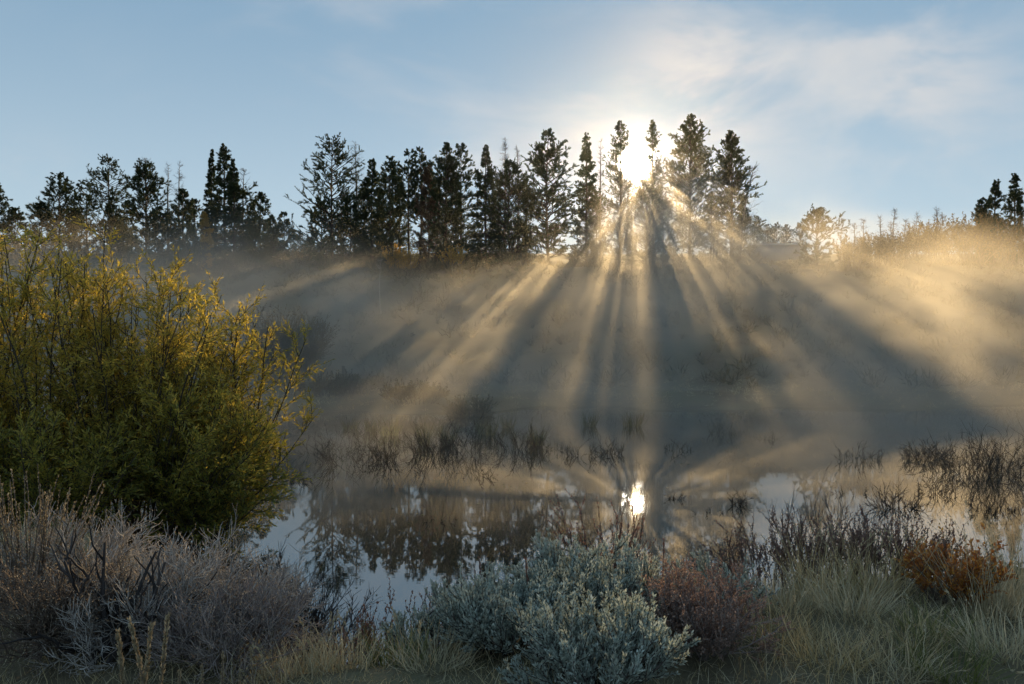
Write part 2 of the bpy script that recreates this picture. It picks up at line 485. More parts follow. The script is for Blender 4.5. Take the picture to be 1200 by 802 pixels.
def conifer(name, label, px, top, Y, half, style='pine', seed=0, mat='pine', cbase=0.04, dens=1.0, group=None, lean=0.0,
            twin=None, dead_top=0.0, gap=None, cat='pine tree', bark='pine_bark', base_drop=0.3):
    """a trunk, its limbs and a needle crown; half = crown half width in photograph pixels"""
    rng = np.random.default_rng(seed + 1000)
    x, Y, z = spot(px, Y)
    H = zat(top, Y) - z
    W = half / F * Y
    root = thing(name, label, cat, (x, Y, z - base_drop), group)
    H += base_drop
    tr, cr = MB(), MB()
    K = 9
    tz = np.linspace(0, 1, K)
    bend = rng.normal(size=2) * 0.12
    leanv = np.array([lean * H, 0.0])

    def axis(t):
        t = np.asarray(t)
        return np.stack([bend[0] * np.sin(t * 3.0) + leanv[0] * t ** 2, bend[1] * np.sin(t * 2.4), t * H], -1)
    tubes(tr, axis(tz)[None], (H * 0.0115 * (1 - tz) ** 0.8 + 0.012)[None], 6)
    if style in ('pine', 'spruce', 'column', 'open'):
        nb = int({'pine': 16, 'spruce': 24, 'column': 20, 'open': 12}[style] * H * (1 - cbase))
        t = cbase + (1 - cbase) * rng.uniform(0, 1, nb)
        t[:4] = rng.uniform(0.94, 0.99, 4)
        s = (1 - t) / (1 - cbase)                      # 0 top .. 1 crown base
        if style == 'spruce':   prof = 0.05 + 0.95 * s ** 0.85
        elif style == 'column': prof = 0.06 + 0.94 * np.minimum(1, s * 2.0) ** 0.75 * (1 - 0.25 * s)
        elif style == 'open':   prof = 0.22 + 0.78 * np.minimum(1, s * 2.0) ** 0.8
        else:                   prof = 0.10 + 0.90 * np.minimum(1, s * 1.7) ** 0.75 * (1 - 0.15 * s)
        # uneven outline: long and short limbs on different sides
        phi0 = rng.uniform(0, 2 * np.pi, nb)
        wave = 0.9 + 0.22 * np.sin(t * H * 1.7 + seed + 2.0 * phi0)
        L = 1.8 * W * prof * wave * rng.uniform(0.7, 1.15, nb)
        phi = phi0
        el = {'pine': 0.28, 'spruce': -0.22, 'column': 0.35, 'open': 0.2}[style] + 0.5 * (1 - s) * (0.6 if style != 'spruce' else 0.9) + rng.normal(size=nb) * 0.14
        D = np.stack([np.cos(phi) * np.cos(el), np.sin(phi) * np.cos(el), np.sin(el)], 1)
        P = grow(rng, axis(t), D, L, 5, 0.10, 0.07 if style != 'spruce' else 0.06)
        for (gx_, gz_, gr_) in gap or ():               # thin places in the crown
            tip = P[:, -1]
            keep = ((tip[:, 0] + x - gx_) ** 2 + (tip[:, 2] + z - base_drop - gz_) ** 2) > gr_ ** 2
            keep |= rng.uniform(0, 1, len(keep)) < 0.4
            P, L, t, s = P[keep], L[keep], t[keep], s[keep]
        tubes(tr, P, taper(len(P), 5, 0.012 + 0.012 * L, 0.005), 3)
        # side twigs
        per = {'pine': 5, 'spruce': 6, 'column': 5, 'open': 4}[style]
        C, D2, tt, own = sample(rng, P, per, 0.28, 1.0, 0.9)
        tl = (0.09 + 0.22 * L[own]) * (1.15 - tt * 0.6)
        Q = grow(rng, C, D2, tl, 3, 0.15, 0.10 if style != 'spruce' else -0.02)
        live = t[own] < 1 - dead_top + rng.normal(size=len(own)) * 0.02
        if dead_top == 0: live[:] = True
        tubes(tr, Q, taper(len(Q), 3, 0.008, 0.004), 3)
        Q = np.concatenate([Q[live], P[:, 2:][t < 1 - dead_top] if dead_top else P[:, 2:]])
        # needles, thickly set towards the tip of each twig
        pern = int({'pine': 42, 'spruce': 34, 'column': 44, 'open': 44}[style] * dens)
        C, D3, tt, own = sample(rng, Q, pern, 0.15, 1.0, 0.75)
        nl = {'pine': 0.24, 'spruce': 0.17, 'column': 0.22, 'open': 0.23}[style]
        D3[:, 2] += 0.25
        for (gx_, gz_, gr_) in gap or ():
            keep = ((C[:, 0] + x - gx_) ** 2 + (C[:, 2] + z - base_drop - gz_) ** 2) > gr_ ** 2
            keep |= rng.uniform(0, 1, len(keep)) < 0.10
            C, D3 = C[keep], D3[keep]
        sc_ = 0.5 + 0.5 * np.clip((1 - C[:, 2] / H) * 6.0, 0, 1)
        blades(cr, C, D3, nl * sc_ * rng.uniform(0.6, 1.3, len(C)), 0.040, rng)
    else:                                               # bare dead tree
        nb = int(7 * H * dens)
        t = cbase + (1 - cbase) * rng.uniform(0, 1, nb)
        s = (1 - t) / (1 - cbase)
        L = W * (0.25 + 0.75 * np.minimum(1, s * 1.8)) * rng.uniform(0.5, 1.1, nb)
        phi = rng.uniform(0, 2 * np.pi, nb)
        el = 0.45 + rng.normal(size=nb) * 0.2
        D = np.stack([np.cos(phi) * np.cos(el), np.sin(phi) * np.cos(el), np.sin(el)], 1)
        P = grow(rng, axis(t), D, L, 5, 0.14, 0.05)
        tubes(tr, P, taper(nb, 5, 0.018, 0.006), 3)
        C, D2, tt, own = sample(rng, P, 4, 0.25, 1.0, 0.7)
        Q = grow(rng, C, D2, 0.35 * rng.uniform(0.5, 1.2, len(C)), 3, 0.2, 0.05)
        tubes(tr, Q, taper(len(Q), 3, 0.009, 0.004), 3)
    tr.build('trunk', M[bark], root)
    if cr.n:
        o = cr.build('crown', M[mat], root)
        o['kind'] = 'stuff'
    return root

G_L = 'conifers on the crest left of the gap'
G_C = 'conifers in the central stand on the crest'
SUNGAP = [(12.62, CAM_H + 0.199 * 87, 1.7), (12.62, -CAM_H + 0.199 * 87, 0.8)]
TREES = [
 # name, label, px, top, Y, half, style, extra
 ('spruce_tree', 'dark spruce cut by the left edge of the view, above the yellow willow', -2, 214, 84, 24, 'spruce', dict(group=G_L, cat='spruce tree')),
 ('pine_tree', 'short bushy pine just right of the leftmost spruce', 20, 246, 86, 17, 'pine', dict(group=G_L)),
 ('pine_tree', 'small pine hugging the left side of a taller full pine, behind the willow top', 50, 240, 84, 15, 'pine', dict(group=G_L)),
 ('pine_tree', 'full dense pine with rounded top, first tall one right of the leftmost spruce', 71, 206, 86, 23, 'pine', dict(group=G_L, dens=1.2)),
 ('pine_tree', 'slim gappy pine between the full rounded pine and a broad topped one', 103, 217, 87, 17, 'open', dict(group=G_L, dens=1.2)),
 ('pine_tree', 'tall pine with broad open top and a dense skirt below', 130, 188, 86, 22, 'open', dict(group=G_L)),
 ('spruce_tree', 'dense spruce inside the skirt of the broad topped pine', 134, 232, 84, 16, 'spruce', dict(group=G_L, cat='spruce tree')),
 ('spruce_tree', 'stout bushy conifer with a thin grey dead leader', 172, 187, 85, 22, 'column', dict(group=G_L, dens=1.1, dead_top=0.09, cat='spruce tree')),
 ('dead_tree', 'bare grey snag, left of the two standing side by side', 198, 194, 87, 11, 'bare', dict(group='bare dead trees on the crest', bark='dead_bark', cat='dead tree', cbase=0.2, dens=1.3)),
 ('dead_tree', 'bare grey snag with upswept twigs, right of the two standing side by side', 211, 192, 87, 13, 'bare', dict(group='bare dead trees on the crest', bark='dead_bark', cat='dead tree', cbase=0.2, dens=1.3)),
 ('pine_tree', 'short pine in front of the pair of bare snags', 215, 224, 84, 16, 'pine', dict(group=G_L)),
 ('pine_tree', 'low bushy pine at the foot of the bare snags', 192, 252, 83, 20, 'pine', dict(group=G_L, cbase=0.02)),
 ('aspen_tree', 'small bright yellow aspen tucked left of the spire shaped spruce', 239, 250, 83, 6, 'column', dict(group=G_L, mat='gold', cat='aspen', cbase=0.1, dens=0.8)),
 ('spruce_tree', 'thin spire spruce leaning against the tallest spruce of the left group', 250, 176, 86, 9, 'spruce', dict(group=G_L, cat='spruce tree', dens=1.2)),
 ('spruce_tree', 'tallest spire shaped spruce of the left group', 264, 170, 85, 20, 'spruce', dict(group=G_L, cat='spruce tree', dens=1.3)),
 ('spruce_tree', 'narrow spruce crowding the right side of the tallest left spruce', 274, 188, 84, 14, 'spruce', dict(group=G_L, cat='spruce tree', dens=1.2)),
 ('spruce_tree', 'half dead spruce with thin greyish top right of the tallest left spruce', 287, 199, 86, 13, 'open', dict(group=G_L, cat='spruce tree', dead_top=0.25, dens=1.1)),
 ('pine_tree', 'medium pine with pointed top right of the half dead spruce', 306, 228, 85, 17, 'pine', dict(group=G_L)),
 ('spruce_tree', 'olive green young spruce near the right end of the left group', 319, 254, 82, 14, 'spruce', dict(group=G_L, mat='pine_light', cat='spruce tree')),
 ('spruce_tree', 'olive green young spruce at the right end of the left group', 333, 249, 83, 17, 'spruce', dict(group=G_L, mat='pine_light', cat='spruce tree')),
 ('pine_tree', 'tall open limbed pine at the left end of the central stand', 390, 167, 85, 30, 'open', dict(group=G_C, dens=1.25, cbase=0.06)),
 ('dead_tree', 'dead tree with a bare top sweeping right, beside the first pine of the central stand', 414, 168, 87, 18, 'bare', dict(group='bare dead trees on the crest', bark='dead_bark', cat='dead tree', lean=0.01, dens=1.4, cbase=0.3)),
 ('pine_tree', 'dense low pine in front of the dead bare topped tree', 410, 232, 83, 18, 'pine', dict(group=G_C, cbase=0.03)),
 ('pine_tree', 'slender pine, left of a close pair with slim dark crowns', 437, 188, 86, 14, 'pine', dict(group=G_C)),
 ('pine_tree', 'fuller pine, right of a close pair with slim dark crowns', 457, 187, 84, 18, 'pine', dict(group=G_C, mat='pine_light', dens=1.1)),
 ('pine_tree', 'bare stemmed pine with tufted top, left of two sharing one crown', 480, 178, 87, 12, 'open', dict(group=G_C, cbase=0.45, dens=1.4)),
 ('pine_tree', 'bare stemmed pine with tufted top, right of two sharing one crown', 491, 177, 87, 13, 'open', dict(group=G_C, cbase=0.4, dens=1.4)),
 ('pine_tree', 'rusty brown dying pine beside the tufted top pair', 502, 196, 85, 13, 'column', dict(group=G_C, mat='pine_dead', dens=0.7)),
 ('pine_tree', 'tall dense pine with rounded tip right of the rusty brown one', 524, 171, 84, 20, 'column', dict(group=G_C, dens=1.1)),
 ('pine_tree', 'thin gappy pine clinging to the right side of the tall dense rounded one', 541, 172, 86, 15, 'open', dict(group=G_C)),
 ('spruce_tree', 'pointed spire spruce in the middle of the central stand', 570, 172, 85, 19, 'spruce', dict(group=G_C, cat='spruce tree', dens=1.25)),
 ('dead_tree', 'thin grey dead top rising out of a broad dark pine', 592, 164, 87, 9, 'bare', dict(group='bare dead trees on the crest', bark='dead_bark', cat='dead tree', cbase=0.5, dens=1.8)),
 ('dead_tree', 'short grey dead spike just right of the thin grey dead top', 606, 174, 87, 7, 'bare', dict(group='bare dead trees on the crest', bark='dead_bark', cat='dead tree', cbase=0.5, dens=1.6)),
 ('pine_tree', 'broad dark pine mass below the two grey dead tops', 598, 192, 84, 26, 'column', dict(group=G_C, dens=1.1)),
 ('pine_tree', 'wide cloud topped pine with heavy tufted limbs, left of the sun', 643, 156, 85, 28, 'pine', dict(group=G_C, dens=1.3, cbase=0.06)),
 ('spruce_tree', 'narrow pointed spruce between the wide cloud topped pine and the sun', 687, 157, 86, 16, 'spruce', dict(group=G_C, cat='spruce tree')),
 ('dead_tree', 'thin twiggy dead tree directly left of the sun', 704, 166, 87, 10, 'bare', dict(group='bare dead trees on the crest', bark='dead_bark', cat='dead tree', cbase=0.25, dens=1.4)),
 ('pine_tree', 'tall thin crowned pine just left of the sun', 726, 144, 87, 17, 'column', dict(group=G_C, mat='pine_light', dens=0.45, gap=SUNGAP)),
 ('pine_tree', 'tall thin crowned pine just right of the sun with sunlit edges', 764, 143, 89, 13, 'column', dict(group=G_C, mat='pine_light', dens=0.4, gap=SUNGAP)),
 ('pine_tree', 'lower pine straight below the sun', 756, 222, 85, 27, 'pine', dict(group=G_C, dens=1.2, gap=SUNGAP[1:], cbase=0.03)),
 ('pine_tree', 'short pine filling the space between the sun and the golden column tree', 776, 238, 86, 15, 'open', dict(group=G_C)),
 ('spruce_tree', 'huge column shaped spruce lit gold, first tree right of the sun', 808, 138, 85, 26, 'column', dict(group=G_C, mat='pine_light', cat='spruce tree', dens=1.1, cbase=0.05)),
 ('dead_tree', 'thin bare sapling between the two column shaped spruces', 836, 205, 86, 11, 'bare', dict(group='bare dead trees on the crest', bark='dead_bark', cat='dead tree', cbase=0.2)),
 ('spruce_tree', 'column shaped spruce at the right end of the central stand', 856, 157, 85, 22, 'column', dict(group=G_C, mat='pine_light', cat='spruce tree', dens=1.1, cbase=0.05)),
 ('dead_tree', 'dead tree with long bare limbs reaching right past the last column spruce', 868, 196, 84, 25, 'bare', dict(group='bare dead trees on the crest', bark='dead_bark', cat='dead tree', lean=0.13, dens=1.5, cbase=0.15)),
 ('pine_tree', 'lone bushy pine right of the low flat roofed building', 957, 247, 80, 22, 'pine', dict(group='pines on the right rise', mat='pine', dens=1.1, cbase=0.02)),
 ('pine_tree', 'left pine of the three on the far right rise', 1150, 234, 84, 11, 'pine', dict(group='pines on the right rise')),
 ('pine_tree', 'middle pine of the three on the far right rise', 1167, 213, 85, 11, 'pine', dict(group='pines on the right rise')),
 ('pine_tree', 'tallest pine of the three on the far right rise, nearest the right edge', 1187, 206, 84, 11, 'pine', dict(group='pines on the right rise')),
]
BACK = [(376, 238, 'low pine at the back of the central stand, farthest left'), (402, 226, 'pine behind the dead bare topped tree'), (426, 222, 'pine at the back between the dead topped tree and the slim pair'),
        (447, 226, 'pine at the back in the middle of the slim pair'), (470, 214, 'pine at the back left of the two tufted pines'), (512, 222, 'pine at the back between the rusty tree and the rounded pine'),
        (534, 228, 'pine at the back right of the tall dense rounded pine'), (583, 212, 'pine at the back right of the pointed spire spruce'),
        (618, 210, 'pine at the back left of the wide cloud topped pine'), (700, 226, 'low pine at the back left of the sun'),
        (832, 226, 'low pine at the back between the two column spruces'),
        (872, 246, 'low pine at the right end of the central stand'), (228, 236, 'low pine at the back of the left group by the yellow aspen'), (150, 236, 'low pine at the back of the left group behind the stout conifer'),
        (88, 246, 'low pine at the back of the left group behind the full rounded pine'), (296, 252, 'low pine at the back of the left group under the half dead spruce')]
for i, (px, top, lb) in enumerate(BACK):
    TREES.append(('pine_tree', lb, px, top, 90 + i % 3, 16, ('pine', 'spruce', 'column')[i % 3], dict(group='low pines at the back of the stands', cbase=0.10, dens=(0.36 if 380 < px < 880 else 1.1))))
for i, (nm, lb, px, top, Yd, half, style, kw) in enumerate(TREES):
    if kw.get('group') == G_C:
        kw.setdefault('cbase', 0.06)
        if 'gap' not in kw: kw['dens'] = kw.get('dens', 1.0) * 1.3
    conifer(nm, lb, px, top, Yd, half, style, seed=i * 7 + 3, **kw)

# ------------------------------------------------------------------ shrubs, grasses and weeds

def strips(mb, P, W, rng):
    """flat tapering grass blades along polylines P (N,K,3), W (N,) base width"""
    N, K, _ = P.shape
    a = rng.uniform(0, 2 * np.pi, N)
    S = np.stack([np.cos(a), np.sin(a), np.zeros(N)], 1)[:, None, :]
    w_ = (np.asarray(W)[:, None] * (1 - np.linspace(0, 1, K)[None] ** 1.6 * 0.9))[..., None] * 0.5
    V = np.stack([P - S * w_, P + S * w_], axis=2)
    idx = np.arange(N * K * 2).reshape(N, K, 2)
    q = np.stack([idx[:, :-1, 0], idx[:, :-1, 1], idx[:, 1:, 1], idx[:, 1:, 0]], -1).reshape(-1, 4)
    mb.add(V, quad=q)


def put_leaves(mb, rng, P, per, t0, t1, ang, L, W, upb=0.0, fold=0.15):
    C, D, tt, own = sample(rng, P, per, t0, t1, ang)
    D = D.copy(); D[:, 2] += upb
    leaves(mb, C, D, rng.normal(size=C.shape), L * rng.uniform(0.65, 1.3, len(C)), W * rng.uniform(0.7, 1.2, len(C)), fold)


def shrub(name, label, cat, px, Y, H, rad, n0, tilt, lv, stem, leaf=None, lf=None, seed=0, group=None, r0=0.006, wig=0.10, up=0.06,
          foot=0.12, dome=False, pos=None, zoff=0.0, tname='leaves', skew=(0, 0)):
    """stems fan out of the ground; lv = list of (per, length, angle) for the finer orders; lf = (per, ang, L, W, upb)"""
    rng = np.random.default_rng(seed + 50)
    x, Yy, z = pos if pos else spot(px, Y)
    root = thing(name, label, cat, (x, Yy, z + zoff - 0.02), group)
    s, d = fan(rng, n0, foot, tilt)
    if skew != (0, 0):
        d = nrm(d + np.array([skew[0], skew[1], 0.0]))
    if dome:
        sn, cs = np.hypot(d[:, 0], d[:, 1]), np.maximum(d[:, 2], 0.02)
        ln = 1.0 / np.sqrt((sn / rad) ** 2 + (cs / H) ** 2) * rng.uniform(0.72, 1.0, n0)
    else:
        ln = H * rng.uniform(0.5, 0.92, n0) / np.maximum(0.85, d[:, 2])
    P = grow(rng, s, d, ln, 7, wig, up)
    st, lm = MB(), MB()
    tubes(st, P, taper(n0, 7, r0 * rng.uniform(0.7, 1.3, n0), r0 * 0.35), 4)
    cur, r = [P], r0 * 0.5
    last = P
    for (per, l, a) in lv:
        t0 = 0.3
        C, D, tt, own = sample(rng, last, per, t0, 1.0, a)
        Q = grow(rng, C, D, l * rng.uniform(0.5, 1.3, len(C)), 4, wig * 1.2, up * 1.5)
        Q[..., 2] = np.maximum(Q[..., 2], 0.0)
        tubes(st, Q, taper(len(Q), 4, r, r * 0.45), 3)
        last = Q
        cur.append(Q)
        r *= 0.65
    st.build('stems', M[stem], root)
    if leaf:
        for (which, per, t0, ang, L, W, upb) in lf:
            put_leaves(lm, rng, cur[which], per, t0, 1.0, ang, L, W, upb)
        o = lm.build(tname, M[leaf], root)
        o['kind'] = 'stuff'
    return root


def tuft(name, label, cat, px, Y, H, n, tilt, mat, seed=0, group=None, droop=-0.16, foot=0.07, width=0.006, pos=None, seedheads=0, skew=0.0):
    """a clump of arching grass blades"""
    rng = np.random.default_rng(seed + 90)
    x, Yy, z = pos if pos else spot(px, Y)
    mbb = MB()
    s, d = fan(rng, n, foot, tilt)
    d[:, 0] += skew
    ln = H * rng.uniform(0.45, 1.1, n)
    P = grow(rng, s, d, ln, 6, 0.11, droop / 2)
    strips(mbb, P, width * rng.uniform(0.6, 1.2, n), rng)
    o = mbb.build(name, M[mat], None, loc=(x, Yy, z - 0.02))
    tag(o, label, cat, group)
    if seedheads:
        h = MB()
        Q = P[np.argsort(-ln)[:seedheads]]
        put_leaves(h, rng, Q, 14, 0.78, 1.0, 0.35, 0.022, 0.006)
        h.build('seed_heads', M['straw'], o)['kind'] = 'stuff'
    return o


M['sage'] = leaf_mat('sage_leaves', [(0, (0.30, 0.345, 0.30)), (0.5, (0.43, 0.49, 0.43)), (1, (0.57, 0.61, 0.54))], 0.2, patch=5.0, patch_cols=[(0, (0.25, 0.28, 0.24)), (0.6, (0.37, 0.41, 0.35)), (1, (0.48, 0.49, 0.40))])
M['dry_leaf'] = leaf_mat('dry_leaves', [(0, (0.16, 0.12, 0.08)), (0.5, (0.32, 0.26, 0.18)), (1, (0.48, 0.42, 0.33))], 0.3)
M['sage_stem'] = bark_mat('sage_stem', (0.05, 0.045, 0.04), (0.14, 0.12, 0.11), 30)
M['grey_twig'] = bark_mat('grey_twig', (0.19, 0.17, 0.155), (0.56, 0.52, 0.48), 20)
M['dark_twig'] = bark_mat('dark_twig', (0.02, 0.018, 0.018), (0.07, 0.06, 0.058), 20)
M['marsh_twig'] = bark_mat('marsh_twig', (0.02, 0.016, 0.013), (0.07, 0.055, 0.042), 20)
M['brown_twig'] = bark_mat('brown_twig', (0.08, 0.06, 0.05), (0.22, 0.17, 0.135), 20)
M['purple_twig'] = bark_mat('purple_twig', (0.16, 0.13, 0.125), (0.38, 0.32, 0.29), 20)
M['rust'] = leaf_mat('rusty_seeds', [(0, (0.13, 0.07, 0.055)), (0.5, (0.22, 0.12, 0.095)), (1, (0.34, 0.21, 0.165))], 0.25)
M['pinkbrown'] = leaf_mat('pink_brown_leaves', [(0, (0.18, 0.105, 0.08)), (0.5, (0.31, 0.20, 0.155)), (1, (0.46, 0.33, 0.26))], 0.25)
M['orange'] = leaf_mat('orange_leaves', [(0, (0.26, 0.09, 0.03)), (0.6, (0.48, 0.19, 0.04)), (1, (0.62, 0.34, 0.07))], 0.4)
M['straw'] = leaf_mat('straw', [(0, (0.30, 0.245, 0.145)), (0.5, (0.48, 0.41, 0.255)), (1, (0.63, 0.55, 0.38))], 0.35)
M['bunch'] = leaf_mat('bunch_grass', [(0, (0.20, 0.155, 0.07)), (0.4, (0.42, 0.33, 0.165)), (1, (0.62, 0.50, 0.28))], 0.35)
M['greengrass'] = leaf_mat('green_grass', [(0, (0.07, 0.09, 0.025)), (0.5, (0.14, 0.16, 0.04)), (1, (0.30, 0.28, 0.11))], 0.4)
M['rush'] = leaf_mat('rushes', [(0, (0.04, 0.05, 0.02)), (0.6, (0.09, 0.10, 0.035)), (1, (0.2, 0.17, 0.07))], 0.35)
M['tanspike'] = leaf_mat('tan_seed_spikes', [(0, (0.22, 0.17, 0.10)), (0.5, (0.36, 0.29, 0.18)), (1, (0.50, 0.42, 0.28))], 0.25)
M['brush'] = leaf_mat('dry_brush', [(0, (0.05, 0.045, 0.025)), (0.6, (0.11, 0.095, 0.05)), (1, (0.20, 0.16, 0.085))], 0.3)
M['goldbrush'] = leaf_mat('golden_brush', [(0, (0.08, 0.062, 0.027)), (0.6, (0.16, 0.115, 0.042)), (1, (0.27, 0.19, 0.065))], 0.28)
M['green_shrub'] = leaf_mat('green_shrub', [(0, (0.04, 0.06, 0.025)), (1, (0.11, 0.13, 0.05))], 0.3)

# big yellow green willow on the left shore
rng = np.random.default_rng(11)
root = thing('willow_bush', 'big yellow and green leafed willow on the left shore', 'willow', (-6.3, 13.6, gz(-6.3, 13.6) - 0.05))
st, lm = MB(), MB()
allP = []
#        x off, y off, height, stems, tilt, skew x
for (cx, cyy, h, n, tilt, sx) in ((-2.6, 0.2, 5.6, 26, 0.42, -0.1), (-1.3, -0.1, 5.6, 36, 0.36, 0.0), (-0.3, 0.5, 4.9, 28, 0.36, 0.0), (0.5, 0.0, 4.45, 30, 0.40, 0.08),
                                  (1.1, 0.4, 4.0, 22, 0.45, 0.2), (1.0, -0.2, 2.9, 24, 0.6, 0.5), (1.2, -0.4, 2.1, 20, 0.7, 0.9), (-0.6, -0.9, 2.6, 26, 0.75, 0.05), (-2.2, -0.8, 2.8, 22, 0.7, 0.0)):
    s, d = fan(rng, n, 0.45, tilt, (cx, cyy, 0))
    d = nrm(d + np.array([sx, 0, 0]))
    ln = h * rng.uniform(0.72, 0.95, n)
    allP.append(grow(rng, s, d, ln, 8, 0.07, 0.035))
P = np.concatenate(allP)
tubes(st, P, taper(len(P), 8, 0.021 * rng.uniform(0.6, 1.3, len(P)), 0.006), 5)
C, D, tt, own = sample(rng, P, 14, 0.14, 0.98, 0.85)
Q = grow(rng, C, D, rng.uniform(0.3, 0.85, len(C)) * (1.15 - 0.5 * tt), 5, 0.12, 0.05)
tubes(st, Q, taper(len(Q), 5, 0.007, 0.003), 3)
C, D, tt, own = sample(rng, Q, 3, 0.2, 0.95, 0.6)
R_ = grow(rng, C, D, rng.uniform(0.18, 0.42, len(C)), 4, 0.1, 0.08)
tubes(st, R_, taper(len(R_), 4, 0.004, 0.002), 3)
for (src, per, t0) in ((P[:, 3:], 44, 0.0), (Q, 15, 0.05), (R_, 14, 0.05)):
    C, D, tt, own = sample(rng, src, per, t0, 1.0, 0.65)
    keep = rng.uniform(0, 1, len(C)) < np.clip(1.0 - 0.05 * (C[:, 2] - 2.0), 0.8, 1.0)
    C, D = C[keep], D[keep]
    D[:, 2] -= 0.12
    leaves(lm, C, D, rng.normal(size=C.shape), 0.082 * rng.uniform(0.5, 1.3, len(C)), 0.021 * rng.uniform(0.7, 1.2, len(C)))
st.build('stems', M['willow_bark'], root)
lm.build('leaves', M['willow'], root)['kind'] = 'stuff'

# willow farther off on the meadow, and bushes beyond the pond
shrub('willow_bush', 'grey tan bare twigged willow in the mist behind the big yellow one', 'willow', 338, 44, 3.5, 2, 90, 0.62,
      [(9, 1.0, 0.5), (4, 0.5, 0.5)], 'brown_twig', 'far_willow', [(2, 5, 0.3, 0.6, 0.11, 0.035, 0.0)], seed=3, r0=0.022, foot=0.7, wig=0.07, up=0.03)
shrub('bush', 'dark rounded bush on the far shore below the long sunbeam', 'bush', 548, 34.5, 1.15, 1, 50, 0.8, [(7, 0.4, 0.6)], 'dark_twig', 'brush',
      [(1, 12, 0.2, 0.6, 0.09, 0.035, 0)], seed=4, r0=0.012, foot=0.5, zoff=0.0)
shrub('bush', 'low olive bush at the water edge below the grey willow', 'bush', 372, 39, 0.9, 1, 60, 0.95, [(7, 0.4, 0.6)], 'dark_twig', 'brush',
      [(1, 14, 0.2, 0.6, 0.1, 0.04, 0)], seed=5, r0=0.012, foot=1.0, pos=(-8.9, 40.0, gz(-8.9, 40.0)))
shrub('bush', 'low olive bush on the far shore right of the fence post', 'bush', 420, 42, 0.9, 1, 50, 0.95, [(7, 0.4, 0.6)], 'dark_twig', 'brush',
      [(1, 14, 0.2, 0.6, 0.1, 0.04, 0)], seed=6, r0=0.012, foot=0.9)
shrub('bush', 'wide flat bush on the misty far shore left of the dark round bush', 'bush', 487, 37.5, 0.8, 1, 60, 1.0, [(7, 0.4, 0.6)], 'dark_twig', 'brush',
      [(1, 14, 0.2, 0.6, 0.1, 0.04, 0)], seed=7, r0=0.012, foot=1.1)

# fence post standing on the meadow
x, Yf, z = spot(402, 46.0)
mbp = MB()
P = np.array([[[0, 0, -0.2], [0.01, 0, 0.4], [0.02, 0, 0.98], [0.02, 0, 1.0]]])
tubes(mbp, P, np.array([[0.10, 0.095, 0.09, 0.03]]), 8)
tag(mbp.build('fence_post', M['dark_twig'], loc=(x, Yf, z)), 'short dark wooden post alone on the misty meadow beyond the left shore', 'post')

# pale snag on the slope
conifer('dead_tree', 'thin pale dead stem on the hillside below the central stand', 447, 305, 66, 4, 'bare', seed=77, bark='pale_bark', cat='dead tree', cbase=0.7, dens=0.5)

# flooded willow twigs in the pond:  label, px, waterline row, height px, half width px, stems, seed
POND = [
 ('scraggly dark twigs in the water at the left end of the flooded brush', 405, 545, 38, 26, 26, 0.9),
 ('small black thicket of twigs left of the two tall flooded thickets', 452, 540, 34, 13, 40, 0.6),
 ('pale wiry twigs poking from the sky reflection by the big willow', 352, 566, 18, 12, 16, 0.9),
 ('long row of thin dark twigs behind the small black thicket', 432, 520, 34, 48, 44, 0.7),
 ('tall dark flooded thicket left of the middle of the pond', 508, 533, 44, 26, 46, 0.6),
 ('tall dark flooded thicket beside the dark round bush', 545, 530, 48, 22, 36, 0.5),
 ('upright reddish flooded twigs, first clump right of the tall thickets', 608, 528, 36, 32, 56, 0.4),
 ('gnarled twigs standing in golden water left of the sun reflection', 682, 535, 24, 20, 24, 0.9),
 ('thin twigs between the gnarled clump and the dark tree reflection', 712, 532, 22, 16, 28, 0.7),
 ('spidery twig clump in golden water right of the dark tree reflection', 793, 528, 20, 16, 14, 1.1),
 ('tiny sprig just right of the sun reflection', 792, 585, 14, 7, 12, 0.7),
 ('arched twigs bending into the golden water', 833, 602, 14, 14, 9, 1.2),
 ('upright sprig beside the arched twigs on the golden water', 866, 592, 22, 10, 16, 0.6),
 ('drooping bent twigs alone on brown water in the middle of the pond', 515, 610, 22, 18, 10, 1.1),
 ('forked wispy twigs on the misty water left of the right thickets', 1006, 540, 26, 26, 26, 0.7),
 ('sprawling dark twig clump in front of the right thickets', 1052, 596, 36, 24, 44, 0.9),
 ('dense stubby flooded thicket at the left end of the right row', 1084, 538, 26, 24, 90, 0.4),
 ('broad flooded thicket reaching toward the right edge', 1135, 552, 50, 40, 70, 0.5),
 ('tallest flooded thicket by the right edge of the view', 1182, 556, 64, 38, 70, 0.5),
 ('sparse curled twigs between the scraggly left twigs and the willow', 372, 532, 26, 22, 20, 0.9),
 ('low curled twigs in front of the tall flooded thickets', 560, 560, 18, 22, 14, 1.0),
 ('scattered short twigs between the reddish clump and the gnarled clump', 648, 528, 18, 14, 14, 0.8),
 ('low wisps on blue water in front of the sprawling clump', 1000, 580, 14, 20, 12, 1.0),
 ('long thin bent twigs left of the broad right thicket', 1098, 580, 30, 20, 22, 0.9),
 ('low twig tangle on the water in front of the tallest right thicket', 1165, 600, 26, 28, 40, 0.9),
 ('hazy twigs far out on the water right of the sunbeam', 845, 508, 20, 16, 16, 0.6),
 ('thin bare twigs in pale far water left of the right row', 905, 515, 12, 14, 12, 0.8),
]
